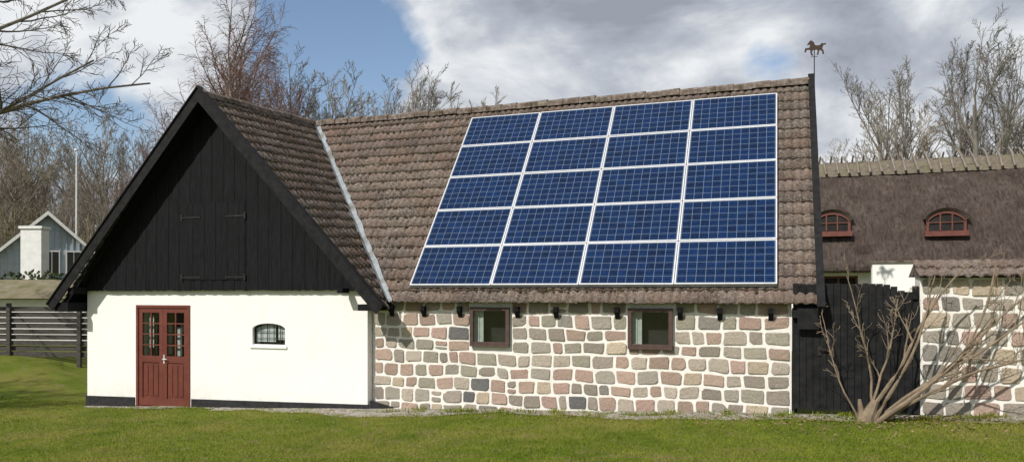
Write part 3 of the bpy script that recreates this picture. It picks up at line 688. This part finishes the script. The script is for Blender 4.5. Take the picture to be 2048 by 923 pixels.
mb=MB(); mb.box(2.20,9.55,20.95,21.35,.742,.79); mb.obj('coping',m_lichen,PW)

# ------------------------------------------------------------------ neighbour buildings, fence
sx_,sy_=site(-23.2,38); NB=thing('neighbour_house','pale grey boarded gabled house with a brown mossy roof','house',(sx_,sy_,-2.0),TH+math.radians(30),None,False)
hw_=2.6; ez=3.40; rz_=5.85
mb=MB(); mb.prism([(-hw_,0,0),(hw_,0,0),(hw_,0,ez),(0,0,rz_),(-hw_,0,ez)],(0,11,0)); 
x=-hw_
while x<hw_: 
    zt=rz_-(rz_-ez)*abs(x)/hw_; mb.box(x,x+.05,-.04,-.001,0,zt-.1); x+=.28
nbw=mb.obj('wall',m_greypaint,NB)
mb=MB(); 
for s in (-1,1): mb.prism([(0,-.35,rz_+.15),(s*(hw_+.5),-.35,ez-.36),(s*(hw_+.5),-.35,ez-.52),(0,-.35,rz_-.03)],(0,11.7,0))
mb.obj('roof',m_mossroof,NB)
for s in (-1,1): 
    mb=MB(); mb.prism([(0,-.42,rz_+.2),(s*(hw_+.55),-.42,ez-.38),(s*(hw_+.55),-.42,ez-.56),(0,-.42,rz_+.0)],(0,.06,0))
    mb.obj('barge_board',m_whitepaint,NB)
for a,z0 in ((-.20,2.9),(.75,2.9),(1.6,1.4),(-.2,1.2)):
    mb=MB(); mb.box(a,a+.7,-.09,-.045,z0,z0+1.2); w0=mb.obj('window',m_whitepaint,NB)
    mb=MB(); mb.box(a+.06,a+.33,-.10,-.091,z0+.06,z0+1.14); mb.box(a+.37,a+.64,-.10,-.091,z0+.06,z0+1.14); mb.obj('pane',m_dark,w0)
sx_,sy_=site(-22.3,35.5); CHM=thing('chimney','square white masonry chimney beside the grey house','chimney',(sx_,sy_,-2),TH,None,False)
mb=MB(); mb.box(-.48,.48,-.3,.3,0,4.95); mb.box(-.54,.54,-.36,.36,4.955,5.08); mb.obj('stack',m_whitepaint,CHM)
sx_,sy_=site(-17.5,28); SH=thing('shed','low whitewashed shed with a mossy shallow roof','shed',(sx_,sy_,-2.0),TH,None,False)
mb=MB(); mb.box(-4,2.2,0,3,0,1.75); mb.obj('wall',m_whitepaint,SH)
mb=MB(); mb.prism([(-4.2,-.4,1.78),(-4.2,1.6,2.50),(-4.2,3.3,1.9),(-4.2,3.3,1.76)],(6.6,0,0)); mb.obj('roof',m_mossroof,SH)
sx_,sy_=site(-17.6,32.5); HG=thing('hedge','clipped evergreen hedge behind the shed','hedge',(sx_,sy_,-2.0),TH,None,False)
mb=MB(); rg=random.Random(3)
for i in range(5000):
    c=Vector((rg.uniform(-5,5),rg.uniform(-.6,.6),rg.uniform(.2,2.75+.2*math.sin(i)))); u=Vector((rg.gauss(0,1),rg.gauss(0,1),rg.gauss(0,1))).normalized()*.11; w_=u.cross(Vector((rg.gauss(0,1),1,.3))).normalized()*.06
    mb.quad(c-u,c-w_,c+u,c+w_)
mb.box(-5,5,-.45,.45,0,2.55); mb.obj('leaves',m_hedge,HG,recalc=False)
sx_,sy_=site(-14.2,21.5); FZ=-1.86
FN=thing('board_fence','weathered horizontal board fence with upright posts beside the lawn','fence',(sx_,sy_,FZ),TH-.12,None,False)
mb=MB()
for i in range(9): mb.box(-2.6,2.4,-.02+(.045 if i%2 else 0),.005+(.045 if i%2 else 0),.06+i*.158,.06+i*.158+.135)
mb.obj('boards',m_greywood,FN)
for x in (-2.2,-.05,2.1):
    mb=MB(); mb.box(x,x+.11,-.10,-.022,-.3,1.56); mb.obj('post',m_greywood,FN)
sx_,sy_=site(-25.8,45); FP=thing('flagpole','tall slender white flagpole','flagpole',(sx_,sy_,-2),0,None,False)
mb=MB(); mb.tube([(0,0,0),(0,0,10.4)],[.075,.04],8); mb.obj('pole',m_whitepaint,FP); mb=MB(); mb.box(-.09,.09,-.09,.09,10.4,10.5); mb.obj('cap',m_whitepaint,FP)

# ------------------------------------------------------------------ trees
def grow(rg,out,p,dr,L,r,lev,P):
    seg=max(3,int(P['seg'][lev])); pts=[Vector(p)]; rad=[r]; dcur=Vector(dr).normalized()
    for i in range(seg):
        dcur=(dcur+Vector((rg.gauss(0,1),rg.gauss(0,1),rg.gauss(0,.7)))*P['wand'][lev]+Vector((0,0,P['up'][lev]))).normalized()
        pts.append(pts[-1]+dcur*(L/seg)); rad.append(max(P['rmin'],r*(1-(i+1)/seg*(.85 if lev else .75))))
    out[lev].append((pts,rad))
    if lev>=P['max']: return
    nch=P['n'][lev]; nch=int(nch*rg.uniform(.8,1.2)+.5)
    for k_ in range(nch):
        f=P['st'][lev]+(1-P['st'][lev])*((k_+rg.random())/nch); f=min(f,.99)
        fi=f*seg; i=int(fi); q=pts[i].lerp(pts[i+1],fi-i); rr=rad[i]+(rad[i+1]-rad[i])*(fi-i)
        tg=(pts[i+1]-pts[i]).normalized(); ax=tg.cross(Vector((rg.gauss(0,1),rg.gauss(0,1),rg.gauss(0,1)))).normalized()
        an=math.radians(P['ang'][lev])*rg.uniform(.7,1.25); nd=(tg*math.cos(an)+ax*math.sin(an))
        shape=(1.05-f*P.get('tp',.62)) if lev==0 else (1.1-f*.6)
        grow(rg,out,q,nd,L*P['ratio'][lev]*shape*rg.uniform(.75,1.15),max(P['rmin'],min(rr*.65,r*.5)),lev+1,P)
def tree_mesh(name,seed,P,H_,r):
    rg=random.Random(seed); out=[[] for _ in range(6)]
    grow(rg,out,(0,0,0),(rg.gauss(0,.03),rg.gauss(0,.03),1),H_,r,0,P)
    top=max(p.z for pl in out for pts,_ in pl for p in pts); s=H_/top
    tm=MB(); cm_=MB()
    for lv,pl in enumerate(out):
        for pts,rad in pl: (tm if lv<1 else cm_).tube([p*s for p in pts],rad,(8,5,4,3,3,3)[lv])
    return tm.mesh(name+'_trunk',recalc=False),cm_.mesh(name+'_crown',recalc=False)
def put(kind,tm,cm_,label,x,y,z,s=1,rot=0,group='bare trees around the farm'):
    e=bpy.data.objects.new(kind,None); COL.objects.link(e); e.location=(x,y,z); e.rotation_euler=(0,0,rot); e.scale=(s,s,s)
    e['label']=label; e['category']='tree'; e['group']=group
    for nm,me in (('trunk',tm),('crown',cm_)):
        ob=bpy.data.objects.new(nm,me); COL.objects.link(ob); ob.parent=e
    return e
def mt(pair,m1,m2): pair[0].materials.append(m1); pair[1].materials.append(m2); return pair
PA=dict(seg=[8,8,6,4,3],wand=[.04,.06,.08,.12,.15],up=[.02,.07,.04,.02,.0],rmin=.0085,max=4,n=[11,9,6,4],st=[.24,.28,.15,.12],ang=[32,30,34,36],ratio=[.60,.46,.50,.50],tp=.42)
A1=mt(tree_mesh('ash_a',11,PA,15,.26),m_bark,m_twigdk)
A2=mt(tree_mesh('ash_b',23,dict(PA,n=[10,9,6,4],ang=[24,30,34,36],st=[.32,.3,.15,.12]),15,.22),m_bark,m_twigdk)
A3=mt(tree_mesh('ash_c',37,dict(PA,n=[13,9,6,4],ang=[42,32,34,36]),12,.2),m_bark,m_twig)
PB=dict(seg=[9,7,5,4],wand=[.05,.07,.09,.10],up=[.02,.07,-.02,-.16],rmin=.0075,max=3,n=[26,11,8],st=[.15,.12,.1],ang=[26,34,34],ratio=[.42,.38,.7],tp=.45)
B1=mt(tree_mesh('birch_a',5,PB,15.5,.2),m_birch,m_barkred)
B2=mt(tree_mesh('birch_b',6,dict(PB,ang=[38,38,38],ratio=[.46,.40,.7],n=[22,10,8]),12,.18),m_bark,m_barkred)
def at(pair,kind,label,px,d_,slope,base_h,rot,**k):
    x,y=site(px*d_,d_); s=(slope*d_+2.2)/base_h; put(kind,pair[0],pair[1],label,x,y,-2.2,s,rot,**k)
LB='leafless ash tree with ascending grey branches'; LR='leafless birch with fine reddish-brown twigs'; LT='leafless deciduous tree with pale brown twigs'
at(A1,'ash_tree',LB,.615,44,.355,15,0.3); at(A2,'ash_tree',LB,.575,48,.34,15,1.0); at(A2,'ash_tree',LB,.53,46,.31,15,4.0); at(A1,'ash_tree',LB,.49,52,.31,15,5.0)
at(A3,'ash_tree',LB,.462,48,.265,12,2.2); at(A1,'ash_tree',LB,.70,46,.34,15,2.8); at(A2,'ash_tree',LB,.645,50,.34,15,5.1)
for (p_,d_,s_,pr,r_) in ((-.145,48,.300,A1,1.9),(-.11,50,.29,A1,.4),(-.085,52,.265,A3,2),(-.175,52,.285,A3,2.6),(-.13,56,.29,A3,4.6),(-.24,50,.29,A3,1.7),(-.275,46,.31,A1,.7),(-.205,55,.265,A3,3.3),(-.055,50,.24,A3,4.4),(-.225,58,.27,A1,5.3)):
    at(pr,'ash_tree',LB,p_,d_,s_,12 if pr is A3 else 15,r_)
for (p_,d_,s_,pr,r_) in ((-.335,36,.388,B1,.5),(-.37,40,.36,B1,1.5),(-.31,42,.345,B1,4),(-.405,42,.305,B2,2.5),(-.385,46,.28,B2,3.5),(-.43,44,.26,B2,.9),(-.46,46,.225,B2,5.),(-.35,44,.32,B2,5.6),(-.325,46,.31,B2,2.2)):
    at(pr,'birch_tree',LR,p_,d_,s_,15.5 if pr is B1 else 12,r_)
rg=random.Random(77)
for i in range(30):
    px=-.73+.34*(i/29)+rg.uniform(-.01,.01); d_=rg.uniform(50,80)
    pr,bh=rg.choice(((A1,15),(A2,15),(A3,12),(A3,12),(A3,12),(B2,12))); at(pr,'bare_tree',LT if pr is not B2 else LR,px,d_,rg.uniform(.15,.24),bh,rg.uniform(0,6.2),group='leafless trees in the wood behind the houses')
put('garden_tree',A1[0],A1[1],LT,-20.6,3.6,-2.5,.72,1.0,group='garden trees')
put('garden_tree',A3[0],A3[1],LT,-22.6,2.4,-2.5,.95,3.0,group='garden trees')
mb=MB(); rg=random.Random(9)
tm=MB(); tm.tube([(0,0,0),(0,0,5),(0,0,11)],[.16,.1,.03],6); tme=tm.mesh('fir_trunk'); tme.materials.append(m_bark)
for i in range(1500):
    z=rg.uniform(5,11.4); R=1.0*(1-(z-4)/9.5)+.15; a=rg.uniform(0,6.28); r=R*rg.random()**.6*(1+.3*math.sin(3*a+z*2)); c=Vector((r*math.cos(a),r*math.sin(a),z))
    u=Vector((math.cos(a),math.sin(a),rg.uniform(-.5,.3)))*rg.uniform(.10,.22); w_=Vector((-math.sin(a),math.cos(a),rg.uniform(-.3,.3)))*rg.uniform(.03,.06)
    mb.quad(c-u*.4,c-w_,c+u,c+w_)
cme_=mb.mesh('fir_crown',recalc=False); cme_.materials.append(m_fir)
x,y=site(-.375*40,40); put('fir_tree',tme,cme_,'narrow dark evergreen tree among birches',x,y,-2.2,1.14,0,group='evergreen trees')
mb=MB(); rg=random.Random(31)
for i in range(8000):
    l_=rg.uniform(-.74,-.33); d_=rg.uniform(46,90); x,y=site(l_*d_,d_); hgt=2.0+6.0*rg.random()**2.2; z=-2.2
    dx,dy=rg.gauss(0,.6),rg.gauss(0,.6); r=rg.uniform(.012,.026)
    p=[(x,y,z),(x+dx*.5,y+dy*.5,z+hgt*.5),(x+dx*1.5+rg.gauss(0,.5),y+dy,z+hgt)]
    mb.tube(p,[r*1.3,r,r*.5],3)
    for k_ in range(5):
        q=Vector(p[1]).lerp(Vector(p[2]),rg.random()); mb.tube([q,q+Vector((rg.gauss(0,.8),rg.gauss(0,.7),rg.uniform(-.1,1.0)))],[r*.6,r*.3],3)
o=mb.obj('woodland_thicket',m_thicket,None,recalc=False); o['kind']='stuff'; o['label']='dense leafless brown undergrowth of a wood'; o['category']='wood'

NX,NY=site(-18.6,19.0); nz=h1(NX,NY)
rg=random.Random(15)
PN=dict(seg=[9,6,5,4,3],wand=[.07,.13,.15,.17,.2],up=[.0,.03,.03,.03,0],rmin=.0065,max=3,n=[14,8,6],st=[.22,.15,.12],ang=[40,42,45],ratio=[.34,.48,.5])
lim=[]
for (z0,el_,L,yaw,r_) in ((4.3,.26,9.0,.0,.085),(5.4,.32,9.6,.10,.09),(6.2,.40,9.6,-.12,.085),(7.2,.48,8.6,.18,.08),(5.0,.20,8.4,-.2,.07),(7.6,.8,7.6,-.1,.07),(6.0,.4,7,-2.6,.08),(6.8,.5,7,2.2,.08),(7.6,.8,6,1.4,.07)):
    a=TH+yaw; lim.append(((0,0,z0),(math.cos(a)*math.cos(el_),math.sin(a)*math.cos(el_),math.sin(el_)),L,r_))
out=[[] for _ in range(6)]
for (p,dr,L,rr) in lim: grow(rg,out,p,dr,L,rr,0,PN)
tm=MB(); tm.tube([(0,0,-.2),(.05,0,1),(0,.05,3),(.02,0,5.5),(.05,0,8.4)],[.32,.26,.22,.16,.07],10)
cm_=MB()
for lv,pl in enumerate(out):
    for pts,rad in pl: (tm if lv<1 else cm_).tube(pts,rad,(6,4,3,3,3)[lv])
a=tm.mesh('garden_tree_trunk',recalc=False); b_=cm_.mesh('garden_tree_crown',recalc=False); a.materials.append(m_bark); b_.materials.append(m_twignear)
put('garden_tree',a,b_,'leafless garden tree with long thin overhanging branches',NX,NY,nz,1,0,group='garden trees')

# shrub
bxs,bys=1.22,12.5; bz=h1(bxs,bys)
PS=dict(seg=[10,6,4,3],wand=[.095,.14,.2,.25],up=[.02,.09,.05,.0],rmin=.0036,max=3,n=[5,4,2],st=[.3,.2,.1],ang=[27,34,40],ratio=[.40,.45,.5])
rg=random.Random(21); out=[[] for _ in range(6)]
for (dx,dz,L,r_) in ((-.30,1,1.8,.017),(-.08,1,2.3,.022),(.16,1,2.0,.024),(.48,1,2.4,.034),(.62,1,2.8,.038),(.85,.85,3.0,.042),(1.0,.62,2.6,.034),(1.05,.85,3.3,.040),(.9,1.0,3.0,.034)):
    grow(rg,out,(rg.uniform(-.08,.14),rg.uniform(-.08,.06),-.05),(dx,rg.uniform(-.20,.02),dz),L,r_,0,PS)
tm=MB(); cm_=MB()
tm.tube([(.02,0,-.08),(.06,-.01,.10),(.16,-.02,.34)],[.13,.10,.05],9); tm.tube([(-.02,0,-.08),(-.03,-.01,.12),(-.06,-.02,.34)],[.09,.05,.025],8)
for lv,pl in enumerate(out):
    for pts,rad in pl:
        pts=[Vector((p.x,min(p.y,.38),p.z)) for p in pts]
        (tm if lv<1 else cm_).tube(pts,rad,(7,5,4,3,3)[lv])
a=tm.mesh('shrub_stems',recalc=False); b_=cm_.mesh('shrub_twigs',recalc=False); a.materials.append(m_shrub); b_.materials.append(m_shrub)
e=put('shrub',a,b_,'bare many-stemmed shrub leaning along the black gate and stone wall',bxs,bys,bz,1,0,group='shrubs'); e['category']='shrub'; del e['group']

# ------------------------------------------------------------------ sky and light
az_=math.radians(22); el=math.radians(42)
sd=Vector((-math.sin(az_)*math.cos(el),-math.cos(az_)*math.cos(el),math.sin(el)))
L=bpy.data.lights.new('sun','SUN'); L.energy=4.3; L.angle=math.radians(.5); L.color=(1,.95,.88)
so=bpy.data.objects.new('sun',L); COL.objects.link(so); so.rotation_euler=sd.to_track_quat('Z','Y').to_euler(); so.location=sd*40
w=bpy.data.worlds.new('World'); scene.world=w; w.use_nodes=True; nt=w.node_tree; nt.nodes.clear()
outn=N(nt,'ShaderNodeOutputWorld'); b1=N(nt,'ShaderNodeBackground'); b2=N(nt,'ShaderNodeBackground'); ms=N(nt,'ShaderNodeMixShader')
sk=N(nt,'ShaderNodeTexSky',sky_type='NISHITA'); sk.sun_disc=False; sk.sun_elevation=el; sk.sun_rotation=math.atan2(sd.x,sd.y)
nt.links.new(sk.outputs[0],b1.inputs[0]); b1.inputs[1].default_value=.135
tc=N(nt,'ShaderNodeTexCoord'); mp=N(nt,'ShaderNodeMapping'); mp.inputs['Scale'].default_value=(1,1,1.9); mp.inputs['Location'].default_value=(3.1,1.7,.4)
nt.links.new(tc.outputs['Generated'],mp.inputs[0]); v=mp.outputs[0]
n1=noise(nt,v,3.4,11,.58,.25); 
def hole(dirv,cosr,amt):
    vm=N(nt,'ShaderNodeVectorMath',operation='DOT_PRODUCT'); nt.links.new(tc.outputs['Generated'],vm.inputs[0]); vm.inputs[1].default_value=Vector(dirv).normalized()
    mr=N(nt,'ShaderNodeMapRange'); mr.inputs[1].default_value=cosr; mr.inputs[2].default_value=1.0; mr.inputs[3].default_value=0; mr.inputs[4].default_value=amt; nt.links.new(vm.outputs['Value'],mr.inputs[0]); return mr.outputs[0]
def dirpx(l_,z_): x,y=site(l_,1); return (x,y,z_)
cov=math_(nt,'ADD',n1,.29)
for (l_,z_,c_,a_) in ((-.24,.29,.990,.36),(-.27,.38,.996,.25),(-.56,.22,.993,.32),(-.12,.37,.996,.2),(.34,.29,.998,.22),(.46,.25,.998,.2)): cov=math_(nt,'SUBTRACT',cov,hole(dirpx(l_,z_),c_,a_))
mask=ramp(nt,cov,.48,.60)
n2=noise(nt,v,5.0,11,.56,.3); n3=noise(nt,v,1.9,5,.5)
sh=math_(nt,'ADD',math_(nt,'MULTIPLY',n2,.65),math_(nt,'MULTIPLY',n3,.35))
# brighter cloud masses low over the horizon and above the ridge
for (l_,z_,c_,a_) in ((-.05,.31,.985,.07),(.62,.22,.985,.06),(.15,.33,.99,.05),(-.62,.36,.985,.05)): sh=math_(nt,'ADD',sh,hole(dirpx(l_,z_),c_,a_))
cc=N(nt,'ShaderNodeValToRGB'); cr=cc.color_ramp; cr.elements[0].position=.41; cr.elements[0].color=(.33,.365,.43,1); cr.elements[1].position=.60; cr.elements[1].color=(.88,.90,.92,1)
e_=cr.elements.new(.50); e_.color=(.50,.54,.61,1)
nt.links.new(sh,cc.inputs[0]); nt.links.new(cc.outputs[0],b2.inputs[0]); b2.inputs[1].default_value=.97
nt.links.new(mask,ms.inputs[0]); nt.links.new(b1.outputs[0],ms.inputs[1]); nt.links.new(b2.outputs[0],ms.inputs[2]); nt.links.new(ms.outputs[0],outn.inputs[0])

# ------------------------------------------------------------------ camera
cam=bpy.data.cameras.new('camera'); cam.sensor_width=36; cam.lens=26.7; cam.shift_y=.060; cam.clip_end=3000; cam.clip_start=.1
co=bpy.data.objects.new('camera',cam); COL.objects.link(co); co.location=(0,0,0); co.rotation_euler=(math.pi/2,0,TH); scene.camera=co
for ob in bpy.data.objects:
    if '_b' in ob: del ob['_b']
